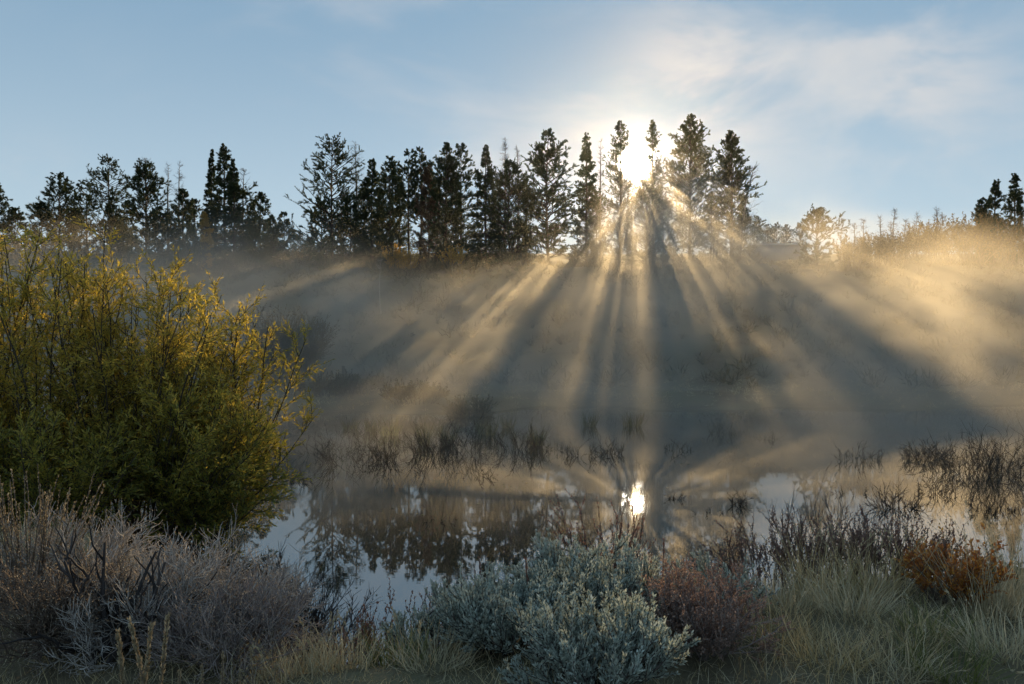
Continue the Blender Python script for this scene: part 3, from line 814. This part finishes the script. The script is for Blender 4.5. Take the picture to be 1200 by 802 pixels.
for i, (lb, px, wl, hp, hw, n, tilt) in enumerate(POND):
    Yp = CAM_H * F / (wl - HOR)
    H = hp / F * Yp
    x = (px - 600) / F * Yp
    foot = max(0.06, hw / F * Yp - H * math.sin(tilt) * 0.35)
    rngp = np.random.default_rng(200 + i)
    mbp = MB()
    n = int(n * 1.25)
    s, d = fan(rngp, n, 1.15, 0.3 + 0.35 * tilt)
    s[:, 0] *= hw / F * Yp * 0.9
    s[:, 1] *= hw / F * Yp * 0.5
    s[:, 2] = -0.08
    bent = rngp.uniform(0, 1, n) < 0.22 * tilt
    d[bent, 2] *= 0.45
    edge = 1.0 - 0.45 * np.abs(s[:, 0]) / (hw / F * Yp)
    P = grow(rngp, s, d, (H + 0.08) * edge * rngp.uniform(0.2, 1.15, n), 8, 0.23, 0.03)
    tubes(mbp, P, taper(n, 8, 0.0065, 0.0025), 3)
    C, D, tt, own = sample(rngp, P, 5, 0.3, 1.0, 0.55)
    Q = grow(rngp, C, D, H * 0.30 * rngp.uniform(0.4, 1.3, len(C)), 4, 0.16, 0.04)
    tubes(mbp, Q, taper(len(Q), 4, 0.0045, 0.002), 3)
    rt = thing('flooded_shrub', lb, 'shrub', (x, Yp, 0), 'flooded willow twigs standing in the pond')
    mbp.build('twigs', M['marsh_twig'], rt)['kind'] = 'stuff'

# clumps of rushes in the far shallows
RUSH = [('faint rush clump at the left end of the row in the far shallows', 410, 503, 14, 10, 'rush'), ('yellow green rush clump right of a small one', 457, 511, 24, 14, 'greengrass'),
        ('small rush clump left of the yellow green one', 434, 506, 16, 7, 'rush'), ('pointed rush clump left of the tall dark thickets', 497, 521, 28, 8, 'rush'),
        ('round dark rush clump below the round bush', 571, 510, 24, 13, 'rush'), ('leaning rush clump between the dark thickets', 524, 520, 26, 9, 'rush'),
        ('single thin rush clump near the middle of the far water', 628, 523, 26, 8, 'rush'), ('faint rush clump on the far water under the dark beam', 690, 500, 16, 10, 'rush'),
        ('wide rush clump at the shadowed foot of the dark beam', 742, 500, 20, 14, 'rush'), ('faint rush clump right of the round dark one', 596, 502, 16, 8, 'rush')]
for i, (lb, px, wl, hp, hw, mt) in enumerate(RUSH):
    Yp = CAM_H * F / (wl - HOR)
    x = (px - 600) / F * Yp
    tuft('rush_clump', lb, 'rushes', 0, 0, hp / F * Yp * 1.2, 90, 0.45, mt, seed=i, group='rush clumps in the far shallows', droop=-0.05, foot=hw / F * Yp * 0.8, width=0.02, pos=(x, Yp, -0.03))

# dry brush on the slope and along the crest: a mass nobody could count
def brush(name, label, n, xr, yr, hr, mat, seed, per=26, wide=0.06, cond=None):
    rng = np.random.default_rng(seed)
    x = rng.uniform(*xr, n); y = rng.uniform(*yr, n)
    if cond is not None:
        k = cond(x, y); x, y = x[k], y[k]; n = len(x)
    h = rng.uniform(*hr, n)
    z = ground(x, y)
    base = np.repeat(np.stack([x, y, z - 0.05], 1), per, 0)
    hh = np.repeat(h, per)
    a = rng.uniform(0, 2 * np.pi, n * per); tl = rng.uniform(0, 1.25, n * per) ** 0.8
    d = np.stack([np.cos(a) * np.sin(tl), np.sin(a) * np.sin(tl), np.cos(tl)], 1)
    st_ = rng.uniform(0.0, 0.7, n * per)
    mbb = MB()
    blades(mbb, base + d * (hh * st_)[:, None], d + rng.normal(size=d.shape) * 0.35, hh * rng.uniform(0.3, 0.6, n * per), wide * rng.uniform(0.6, 1.5, n * per) * (0.6 + hh * 0.4), rng)
    return tag(mbb.build(name, M[mat]), label, kind='stuff')

brush('hillside_brush', 'dry sagebrush scattered over the misty slope', 1700, (-48, 62), (44, 84), (0.4, 1.4), 'brush', 1, per=36)
brush('crest_brush', 'tangled undergrowth between the tree trunks on the crest', 560, (-48, 30), (80, 93), (0.4, 1.7), 'brush', 2, per=60, wide=0.08,
      cond=lambda x, y: ((x > -20) & (x < 2)) | (x < -24))
brush('crest_grass', 'golden dry grass along the crest in the gaps between trees', 700, (-48, 62), (78, 90), (0.4, 0.9), 'goldbrush', 3, per=24)
brush('meadow_grass', 'tawny grass on the far shore meadow', 1400, (-40, 48), (36, 48), (0.2, 0.45), 'straw', 4, per=14, wide=0.03,
      cond=lambda x, y: y > far_shore(x) + 0.2)

# thicket on the right rise
rngb = np.random.default_rng(5)
ASP = [(985, 268), (1000, 262), (1012, 258), (1030, 255), (1043, 262), (1048, 246), (1062, 258), (1074, 252), (1088, 262), (1096, 244), (1104, 250)]
ASPL = ['leftmost bare sapling on the right rise, nearest the lone bushy pine'] + [f'bare sapling on the right rise, {q_} of the row' for q_ in
        ('second', 'third', 'fourth', 'fifth', 'sixth', 'fifth last', 'fourth last', 'third last', 'second last')] + ['rightmost bare sapling on the right rise, nearest the golden bushes']
for i, (px, top) in enumerate(ASP):
    conifer('bare_sapling', ASPL[i], px, top, 84 + (i % 3) * 2, 9, 'bare', seed=300 + i, bark='brown_twig', cat='sapling', cbase=0.25, dens=1.7, group='bare saplings on the right rise')
GB = [(1000, 280, 'pale bush below the bare saplings on the right rise, left end'), (1024, 276, 'pale bush below the middle of the bare saplings'), (1050, 274, 'pale bush below the right end of the bare saplings'),
      (1078, 266, 'golden bush at the left end of the misty right thicket'), (1100, 256, 'golden bush rising behind the mist just right of the bare saplings'), (1122, 250, 'golden bush in the middle of the right thicket'),
      (1140, 252, 'golden bush left of the three far right pines'), (1164, 258, 'golden bush at the foot of the middle far right pine'), (1190, 256, 'golden bush at the right edge below the tallest far right pine')]
for i, (px, top, lb) in enumerate(GB):
    x, Yg, z = spot(px, 82 + i % 2 * 2)
    H = zat(top, Yg) - z
    shrub('bush', lb, 'bush', px, Yg, H, 1, 40, 0.5, [(8, 0.9, 0.5)], 'brown_twig', 'goldbrush', [(1, 14, 0.1, 0.7, 0.2, 0.08, 0)], seed=320 + i, r0=0.025, foot=1.1,
          group='bushes on the right rise')
YB = [(368, 285, 'low green bush at the left foot of the first central pine', 'green_shrub'), (463, 286, 'small golden bush glowing between trunks of the central stand', 'gold'),
      (478, 290, 'smaller golden bush beside the glowing one between central trunks', 'gold'), (532, 290, 'small golden bush under the tall dense rounded pine', 'gold'),
      (355, 293, 'tawny bush in the gap between the two stands of trees', 'goldbrush'), (230, 272, 'dark bush below the small yellow aspen', 'brush')]
for i, (px, top, lb, mt) in enumerate(YB):
    x, Yg, z = spot(px, 82)
    shrub('bush', lb, 'bush', px, Yg, max(1.2, zat(top, Yg) - z), 1, 24, 0.5, [(7, 0.6, 0.5)], 'brown_twig', mt, [(1, 12, 0.1, 0.7, 0.18, 0.07, 0)], seed=350 + i, r0=0.02, foot=0.5,
          group='bushes at the foot of the crest trees')

# far trees and the low building beyond the crest
for i, (px, top, half, lb) in enumerate([(887, 254, 9, 'distant bluish pine farthest left behind the low building'), (899, 264, 9, 'distant pine second from left behind the low building'),
                                         (910, 262, 9, 'distant pine third from left behind the low building'), (921, 264, 8, 'distant pine fourth from left behind the low building'),
                                         (936, 263, 9, 'distant pine just left of the lone bushy pine'), (352, 272, 9, 'distant pine in the gap between the two stands'), (362, 280, 8, 'small distant pine right of the other one in the gap')]):
    conifer('pine_tree', lb, px, top, 165, half, 'column', seed=400 + i, mat='pine_far', group='distant pines beyond the crest', dens=0.35)
x, Yb, z = spot(907, 122)
bm_ = thing('low_building', 'long low grey building with pale flat roof beyond the crest', 'building', (x, Yb, z - 0.3))
h = zat(290, Yb) - z + 0.3
wall = bark_mat('grey_wall', (0.24, 0.25, 0.27), (0.30, 0.31, 0.33), 3.0)
roofm = bark_mat('pale_roof', (0.55, 0.55, 0.55), (0.68, 0.67, 0.65), 3.0)
def cuboid(mb, lo, hi):
    v = [(x, y, z) for x in (lo[0], hi[0]) for y in (lo[1], hi[1]) for z in (lo[2], hi[2])]
    mb.add(v, quad=[(0, 1, 3, 2), (4, 6, 7, 5), (0, 4, 5, 1), (2, 3, 7, 6), (0, 2, 6, 4), (1, 5, 7, 3)])
m1 = MB(); cuboid(m1, (-3.4, -2.5, 0), (3.4, 2.5, h)); m1.build('wall', wall, bm_)
m1 = MB(); cuboid(m1, (-3.6, -2.7, h), (3.6, 2.7, h + 0.22)); m1.build('roof', roofm, bm_)

# ------------------------------------------------------------------ near bank
# blue green sagebrush
SAGE = [
 ('large domed blue green sagebrush at the centre of the bank', 680, 4.9, 0.38, 0.68, 95),
 ('lower blue green sagebrush spilling in front of the large domed one', 700, 3.95, 0.36, 0.48, 64),
 ('wide low sagebrush left of the large domed one', 592, 4.5, 0.28, 0.46, 56),
 ('small upright sagebrush at the right shoulder of the large domed one', 785, 5.1, 0.40, 0.24, 24),
 ('small pale sagebrush between the pink brown shrub and the dark red weeds', 850, 5.3, 0.32, 0.24, 26),
 ('thin sparse sagebrush at the left end of the sagebrush row', 508, 4.9, 0.34, 0.30, 20),
]
for i, (lb, px, Yp, H, rad, n) in enumerate(SAGE):
    shrub('sagebrush', lb, 'sagebrush', px, Yp, H, rad, n, 1.35, [(13, 0.14, 0.7)], 'sage_stem', 'sage',
          [(1, 38, 0.12, 0.75, 0.024, 0.0095, 0.25), (0, 24, 0.75, 0.75, 0.026, 0.009, 0.25)], seed=500 + i, group='blue green sagebrush on the near bank', r0=0.008, wig=0.12, up=0.16, foot=0.09, dome=True)

# grey dead sagebrush on the left
DEAD = [('large tangled grey dead sagebrush on the left bank', 175, 4.7, 0.34, 0.72, 46), ('grey dead sagebrush leaning toward the water, right of the large tangled one', 262, 5.0, 0.30, 0.52, 34),
        ('low dark tangle of dead twigs in the bottom left corner', 60, 4.5, 0.34, 0.45, 34), ('grey dead brush behind the tan spiky rabbitbrush', 80, 5.4, 0.40, 0.5, 30),
        ('low purplish dead brush at the bottom, right of the three tan spikes', 262, 4.45, 0.30, 0.42, 40)]
for i, (lb, px, Yp, H, rad, n) in enumerate(DEAD):
    shrub('dead_sagebrush', lb, 'dead shrub', px, Yp, H, rad, n, 1.35, [(10, 0.22, 0.65), (8, 0.10, 0.65)], ['grey_twig', 'grey_twig', 'brown_twig', 'grey_twig', 'purple_twig'][i], seed=520 + i,
          group='dead sagebrush on the left bank', leaf='dry_leaf', lf=[(2, 2, 0.3, 0.7, 0.012, 0.005, 0.1)], r0=0.0065, wig=0.16, up=0.07, foot=0.12, dome=True)
rngd = np.random.default_rng(9)
for (px, Yp, lb) in ((150, 4.55, 'thick black forked dead branch inside the grey sagebrush'), (118, 4.3, 'twisted dark dead branch at lower left')):
    x, Yp, z = spot(px, Yp)
    mbp = MB()
    s, d = fan(rngd, 6, 0.04, 1.1)
    P = grow(rngd, s, d + np.array([0.25, 0, 0]), rngd.uniform(0.4, 0.62, 6), 8, 0.16, 0.03)
    tubes(mbp, P, taper(6, 8, 0.018, 0.006), 6)
    C, D, tt, own = sample(rngd, P, 4, 0.3, 1, 0.7)
    Q = grow(rngd, C, D, 0.22, 5, 0.2, 0.05)
    tubes(mbp, Q, taper(len(Q), 5, 0.007, 0.003), 4)
    tag(mbp.build('dead_branch', M['dark_twig'], loc=(x, Yp, z)), lb, 'branch')

# tan spiky rabbitbrush and seed spikes
def spikes(name, label, px, Y, H, n, foot, tilt, mat, seed, thick=0.02, group=None, cat='weed', t0=0.35, per=120):
    rng = np.random.default_rng(seed)
    x, Yy, z = spot(px, Y)
    root = thing(name, label, cat, (x, Yy, z - 0.02), group)
    s, d = fan(rng, n, foot, tilt)
    P = grow(rng, s, d, H * rng.uniform(0.72, 1.05, n), 7, 0.035, 0.03)
    a, b_ = MB(), MB()
    tubes(a, P, taper(n, 7, 0.005, 0.002), 4)
    a.build('stems', M['brown_twig'], root)
    put_leaves(b_, rng, P, per, t0, 1.0, 0.5, thick, thick * 0.5, 0.1)
    b_.build('seed_spikes', M[mat], root)['kind'] = 'stuff'
    return root

spikes('rabbitbrush', 'tan spiky rabbitbrush at the left edge below the willow', 28, 5.3, 0.80, 80, 0.16, 0.55, 'tanspike', 31, 0.016, cat='shrub', per=60, t0=0.4)
spikes('seed_spike', 'trio of thick tan seed spikes standing at lower left', 168, 3.55, 0.60, 4, 0.05, 0.12, 'tanspike', 32, 0.024, t0=0.1, per=260)
spikes('seed_spike', 'short leaning tan spike left of the thick trio', 143, 3.5, 0.33, 1, 0.01, 0.2, 'tanspike', 33, 0.018, t0=0.1, per=180)
spikes('seed_spike', 'short tan spike right of the thick trio', 200, 3.5, 0.32, 1, 0.01, 0.2, 'tanspike', 34, 0.018, t0=0.1, per=180)
ORDN = ['nearest the thick trio', 'second from the thick trio', 'third from the thick trio', 'middle one', 'third from the straw grass', 'second from the straw grass', 'nearest the straw grass']
for k, px in enumerate((232, 258, 272, 283, 296, 312, 325)):
    spikes('seed_spike', f'small tan spike in the bottom row, {ORDN[k]}', px, 3.6 + 0.03 * (k % 3), 0.29 + 0.02 * (k * 5 % 3), 1, 0.01, 0.12, 'tanspike', 600 + k, 0.015,
           t0=0.15, per=160, group='small tan seed spikes along the bottom')
spikes('seed_spike', 'brown tapering spike above the low sagebrush, left of two', 551, 5.6, 0.60, 1, 0.02, 0.15, 'rust', 36, 0.018, t0=0.5, per=160)
spikes('seed_spike', 'brown tapering spike above the low sagebrush, right of two', 570, 5.6, 0.66, 1, 0.02, 0.15, 'rust', 39, 0.018, t0=0.5, per=160)
spikes('seed_spike', 'single dark spike against golden water right of the sagebrush dome', 777, 5.4, 0.72, 1, 0.02, 0.05, 'rust', 37, 0.016, t0=0.6, per=140)
spikes('seed_spike', 'brown spike stuck in the face of the sagebrush', 628, 4.55, 0.50, 1, 0.02, 0.15, 'rust', 38, 0.016, t0=0.55, per=140)

# dark red brown weeds and twiggy shrubs
W_ = [
 # label, px, Y, H, stems, tilt, foot, stem, leaf, per
 ('dark twiggy little bush standing against the blue water at left', 345, 5.9, 0.66, 14, 0.7, 0.06, 'dark_twig', None),
 ('sparse dark twigs left of the dark twiggy bush', 300, 5.7, 0.55, 16, 0.7, 0.15, 'dark_twig', None),
 ('dark twiggy bush with reddish stem, just right of the first dark one', 372, 5.9, 0.55, 20, 0.8, 0.10, 'dark_twig', None),
 ('red brown dock weed beside the straw grass at left', 420, 5.2, 0.42, 16, 0.35, 0.08, 'brown_twig', 'rust'),
 ('thin red seeded stems left of the arching stem', 462, 5.3, 0.46, 10, 0.35, 0.16, 'brown_twig', 'rust'),
 ('thin red seeded stems between the arching stem and the brown spikes', 512, 5.6, 0.60, 16, 0.35, 0.18, 'brown_twig', 'rust'),
 ('dark red weeds poking up behind the top of the sagebrush dome', 712, 5.7, 0.86, 26, 0.42, 0.16, 'dark_twig', 'rust'),
 ('dark red weeds at the left end of the right row, thin against gold water', 845, 6.2, 0.40, 18, 0.5, 0.18, 'brown_twig', 'rust'),
 ('tall dark red brown weeds, highest of the right row', 900, 6.3, 0.58, 44, 0.45, 0.34, 'brown_twig', 'rust'),
 ('tall dark red brown weeds right of the highest ones', 965, 6.3, 0.54, 44, 0.45, 0.30, 'brown_twig', 'rust'),
 ('dark red brown weeds behind the arching bunch grass', 1030, 6.1, 0.48, 36, 0.5, 0.28, 'brown_twig', 'rust'),
 ('dark purplish weeds left of the orange plant', 1075, 5.9, 0.40, 34, 0.55, 0.22, 'dark_twig', 'rust'),
 ('red brown weeds at the right edge above the green shrub', 1130, 8.2, 0.45, 40, 0.45, 0.4, 'brown_twig', 'rust'),
 ('low red brown weeds touching the right edge', 1192, 7.8, 0.45, 36, 0.45, 0.4, 'brown_twig', 'rust'),
]
for i, (lb, px, Yp, H, n, tilt, foot, stem, leaf) in enumerate(W_):
    if leaf:
        shrub('weed', lb, 'weed', px, Yp, H, 1, n, tilt, [(6, 0.16, 0.45)], stem, leaf, [(1, 16, 0.2, 0.6, 0.017, 0.010, 0.1), (0, 26, 0.45, 0.6, 0.018, 0.010, 0.1)], seed=540 + i,
              group='red brown weeds along the near bank', r0=0.0045, foot=foot, tname='seed_leaves')
    else:
        shrub('twiggy_bush', lb, 'bush', px, Yp, H, 1, n, tilt, [(7, 0.24, 0.6), (5, 0.11, 0.6)], stem, seed=540 + i, r0=0.008, foot=foot, group='dark twiggy bushes on the near bank')
shrub('pink_brown_shrub', 'feathery pink brown shrub at the bottom, right of the sagebrush', 'shrub', 825, 4.55, 0.46, 0.34, 60, 1.1, [(9, 0.13, 0.6), (3, 0.05, 0.6)], 'purple_twig', 'pinkbrown',
      [(1, 16, 0.2, 0.7, 0.012, 0.008, 0.1), (2, 8, 0.1, 0.7, 0.012, 0.008, 0.1)], seed=570, dome=True, r0=0.005)
shrub('pink_brown_shrub', 'smaller pink brown shrub between the sagebrush dome and the feathery one', 'shrub', 780, 4.7, 0.44, 0.24, 40, 1.1, [(9, 0.13, 0.6), (3, 0.05, 0.6)], 'purple_twig', 'pinkbrown',
      [(1, 16, 0.2, 0.7, 0.012, 0.008, 0.1), (2, 8, 0.1, 0.7, 0.012, 0.008, 0.1)], seed=571, dome=True, r0=0.005)
shrub('orange_shrub', 'small shrub with orange autumn leaves on the right bank', 'shrub', 1112, 5.25, 0.40, 0.25, 40, 1.0, [(8, 0.12, 0.6)], 'brown_twig', 'orange',
      [(1, 12, 0.1, 0.7, 0.028, 0.016, 0.0)], seed=572, dome=True, r0=0.005)
shrub('green_shrub', 'small dark green shrub at the right edge by the water', 'shrub', 1172, 7.2, 0.5, 0.34, 40, 1.0, [(9, 0.16, 0.6)], 'dark_twig', 'green_shrub',
      [(1, 20, 0.1, 0.7, 0.03, 0.012, 0.1)], seed=573, dome=True, r0=0.005)
shrub('bare_shrub', 'pale bare forked shrub rising behind the tall dark red weeds', 'shrub', 945, 7.0, 0.80, 1, 7, 0.7, [(6, 0.35, 0.6), (4, 0.16, 0.6)], 'brown_twig', seed=574, r0=0.007, foot=0.1)
shrub('bare_shrub', 'bare forked shrub behind the dark weeds, nearer the right thickets', 'shrub', 1005, 7.0, 0.75, 1, 6, 0.6, [(6, 0.32, 0.6), (4, 0.16, 0.6)], 'brown_twig', seed=575, r0=0.007, foot=0.1)

# arching stem
x, Yp, z = spot(470, 4.7)
rngd = np.random.default_rng(8)
P = np.array([[[0, 0, 0], [0.03, 0, 0.12], [0.09, 0.02, 0.22], [0.17, 0.03, 0.29], [0.25, 0.04, 0.335], [0.32, 0.05, 0.36]]])
mbp = MB()
tubes(mbp, P, taper(1, 6, 0.006, 0.003), 5)
C, D, tt, own = sample(rngd, P, 6, 0.6, 1, 0.6)
Q = grow(rngd, C, D, 0.09, 4, 0.1, 0.1)
tubes(mbp, Q, taper(len(Q), 4, 0.003, 0.001), 3)
tag(mbp.build('bent_stem', M['dark_twig'], loc=(x, Yp, z)), 'dark bare stem arching to the right in front of the low sagebrush', 'branch')

# bunch grasses
GR = [
 ('pale arching bunch grass in front of the highest dark red weeds', 965, 5.5, 0.47, 260, 0.5, 'bunch', 22),
 ('arching bunch grass between the dark weeds and the orange plant', 1030, 5.4, 0.45, 240, 0.55, 'bunch', 20),
 ('tall straw coloured grass right of the orange plant', 1160, 5.1, 0.54, 260, 0.5, 'straw', 20),
 ('straw coloured grass leaning in from the right edge', 1205, 5.6, 0.66, 220, 0.55, 'straw', 16),
 ('low rounded grass tuft right of the pink brown shrub', 915, 4.7, 0.30, 220, 0.8, 'bunch', 6),
 ('grass tuft at the bottom, straight below the pale arching bunch grass', 975, 4.3, 0.26, 200, 0.9, 'bunch', 4),
 ('dry grass tuft at the bottom below the arching bunch by the orange plant', 1050, 4.2, 0.26, 220, 0.9, 'straw', 6),
 ('green based grass tuft in the bottom right', 1115, 4.15, 0.28, 240, 0.9, 'greengrass', 6),
 ('dry grass tuft in the bottom right corner', 1180, 4.3, 0.30, 240, 0.9, 'straw', 8),
 ('spiky green grass tuft below the orange plant', 1098, 4.6, 0.20, 160, 0.7, 'greengrass', 4),
 ('yellow green straw grass at the bottom beside the dock weed', 400, 4.3, 0.26, 220, 0.4, 'straw', 10),
 ('small bright green grass tuft left of the low sagebrush', 466, 4.4, 0.24, 160, 0.4, 'greengrass', 0),
 ('dry matted grass below the arching stem', 510, 4.3, 0.26, 260, 0.9, 'straw', 4),
 ('straw grass at the bottom between the small tan spikes and the dock weed', 345, 4.2, 0.26, 200, 0.5, 'straw', 8),
 ('straw tuft in the open patch in front of the arching bunch grasses', 1000, 4.9, 0.34, 260, 0.7, 'straw', 10),
 ('short straw tuft between the pink brown shrub and the pale arching grass', 925, 5.2, 0.30, 240, 0.8, 'straw', 8),
 ('pale tuft in front of the orange plant', 1068, 4.5, 0.20, 200, 0.8, 'bunch', 8),
 ('dull grass tuft under the pale small sagebrush', 870, 4.9, 0.24, 160, 0.9, 'bunch', 0),
]
for i, (lb, px, Yp, H, n, tilt, mt, sh) in enumerate(GR):
    tuft('grass_tuft', lb, 'grass', px, Yp, H, n, tilt, mt, seed=i, group='bunch grass tufts on the near bank', seedheads=sh, foot=0.17)

# short grass and litter covering the bank
def cover(name, label, n, xr, yr, hr, mat, seed, width=0.004, flat=0.9):
    rng = np.random.default_rng(seed)
    y = np.sqrt(rng.uniform(yr[0] ** 2, yr[1] ** 2, n)); x = rng.uniform(-0.72, 0.72, n) * y
    z = ground(x, y)
    keep = z > 0.02
    # patchy
    pat = np.clip(0.75 + 0.45 * np.sin(x * 3.1 + np.sin(y * 2.3)) * np.sin(y * 3.7 + x) + rng.normal(size=n) * 0.2, 0.3, 1.2)[keep]
    s = np.stack([x, y, z - 0.01], 1)[keep]
    m_ = len(s)
    a = rng.uniform(0, 2 * np.pi, m_); tl = flat * np.sqrt(rng.uniform(0, 1, m_))
    d = np.stack([np.cos(a) * np.sin(tl), np.sin(a) * np.sin(tl), np.cos(tl)], 1)
    P = grow(rng, s, d, pat * rng.uniform(*hr, m_), 5, 0.2, -0.12)
    mbb = MB(); strips(mbb, P, width * rng.uniform(0.6, 1.3, m_), rng)
    return tag(mbb.build(name, M[mat]), label, kind='stuff')
cover('bank_grass', 'short dry grass covering the near bank', 60000, (-6, 7), (3.4, 10.5), (0.05, 0.19), 'bunch', 41)
cover('straw_litter', 'flattened straw lying on the near bank', 30000, (-6, 7), (3.4, 9), (0.10, 0.26), 'straw', 42, flat=1.5)
cover('dark_litter', 'dark dead twigs lying among the grass', 16000, (-7, 7), (3.4, 13), (0.06, 0.18), 'brush', 43, flat=1.5)

# bits of leaf and twig floating on the pond
rng = np.random.default_rng(77)
n = 900
yw = np.sqrt(rng.uniform(9 ** 2, 30 ** 2, n)); xw = rng.uniform(-0.5, 0.62, n) * yw
grp = np.sin(xw * 1.1 + yw * 0.6) * np.sin(yw * 0.9 - xw * 0.3) + rng.normal(size=n) * 0.35
xw, yw = xw[grp > 0.35], yw[grp > 0.35]
n = len(xw)
a = rng.uniform(0, 2 * np.pi, n)
mb = MB()
leaves(mb, np.stack([xw, yw, np.full(n, 0.006)], 1), np.stack([np.cos(a), np.sin(a), np.zeros(n)], 1), np.tile([0.0, 0, 1], (n, 1)),
       rng.uniform(0.03, 0.12, n), rng.uniform(0.01, 0.03, n), 0.08)
tag(mb.build('pond_litter', M['rush']), 'small bits of leaf and twig floating on the pond', kind='stuff')

# ------------------------------------------------------------------ mist and haze

def box_obj(name, lo, hi):
    mb = MB()
    v = [(x, y, z) for x in (lo[0], hi[0]) for y in (lo[1], hi[1]) for z in (lo[2], hi[2])]
    mb.add(v, quad=[(0, 1, 3, 2), (4, 6, 7, 5), (0, 4, 5, 1), (2, 3, 7, 6), (0, 2, 6, 4), (1, 5, 7, 3)])
    return mb.build(name)

hz = box_obj('haze', (-420, -40, -1.7), (420, 420, 48))
tag(hz, 'thin pale morning haze filling the whole valley', kind='stuff')
hm = bpy.data.materials.new('haze'); hm.use_nodes = True
t = NT(hm.node_tree)
pv = t.n('ShaderNodeVolumePrincipled')
pv.inputs['Color'].default_value = (0.92, 0.93, 0.95, 1)
pv.inputs['Density'].default_value = 0.00002
pv.inputs['Anisotropy'].default_value = 0.91
out = t.n('ShaderNodeOutputMaterial'); t.t.links.new(pv.outputs[0], out.inputs['Volume'])
hz.data.materials.append(hm)

ms = box_obj('mist', (-80, 14, -0.3), (95, 90, 24))
tag(ms, 'low bank of drifting mist over the pond and hillside', kind='stuff')
mm = bpy.data.materials.new('mist'); mm.use_nodes = True
t = NT(mm.node_tree)
o = t.n('ShaderNodeTexCoord').outputs['Object']
sp = t.n('ShaderNodeSeparateXYZ'); t.set(sp.inputs[0], o)
x_, y_, z_ = sp.outputs
nA = t.noise(t.vm('MULTIPLY', o, (1, 1, 1.3)), 0.05, 2.0, 0.5)
nB = t.noise(t.vm('MULTIPLY', o, (1, 1, 1.6)), 0.16, 3.0, 0.55, 0.6)
bx = t.m('DIVIDE', t.m('SUBTRACT', x_, 13.2), 8.0)
bump = t.m('MULTIPLY', t.m('EXPONENT', t.m('MULTIPLY', t.m('MULTIPLY', bx, bx), -1.0)), 3.0)
topz = t.m('ADD', t.m('ADD', t.m('ADD', 6.8, bump), t.ss(x_, 12, 48, 0, 1.5)), t.m('MULTIPLY', t.m('SUBTRACT', nA, 0.5), 11.0))
topz = t.m('MINIMUM', topz, t.ss(x_, 17, 30, 11.5, 8.6))
topz = t.m('MINIMUM', topz, t.ss(y_, 30, 84, 4.2, 11.0))
topz = t.m('ADD', topz, t.m('ADD', t.m('MULTIPLY', bump, t.ss(y_, 45, 80, 0.2, 2.7)), t.m('MULTIPLY', t.m('SUBTRACT', nA, 0.45), 7.0)))
zf = t.ss(t.m('SUBTRACT', z_, topz), 3.2, -3.5)
yf = t.m('MULTIPLY', t.ss(y_, 24, 40), t.ss(y_, t.ss(x_, 16, 32, 88, 79), t.ss(x_, 16, 32, 78, 60)))
low = t.m('MULTIPLY', t.m('MULTIPLY', t.ss(z_, 2.6, 0.2), t.ss(y_, 15, 27)), t.m('MULTIPLY', t.ss(y_, 60, 44), 0.9))
nz = t.ss(nB, 0.36, 0.64, 0.10, 1.65)
yf = t.m('MULTIPLY', yf, t.m('SUBTRACT', 1.0, t.m('MULTIPLY', t.m('MULTIPLY', t.ss(x_, 13, 25), t.ss(y_, 50, 66)), 0.78)))
dn = t.m('MULTIPLY', t.m('ADD', t.m('MULTIPLY', zf, yf), low), t.m('MULTIPLY', nz, 0.031))
pv = t.n('ShaderNodeVolumePrincipled')
pv.inputs['Color'].default_value = (0.97, 0.915, 0.82, 1)  # white mist tinted warm: multiply scattered sunlight is put into the colour
pv.inputs['Anisotropy'].default_value = 0.52
t.set(pv.inputs['Density'], dn)
out = t.n('ShaderNodeOutputMaterial'); t.t.links.new(pv.outputs[0], out.inputs['Volume'])
ms.data.materials.append(mm)
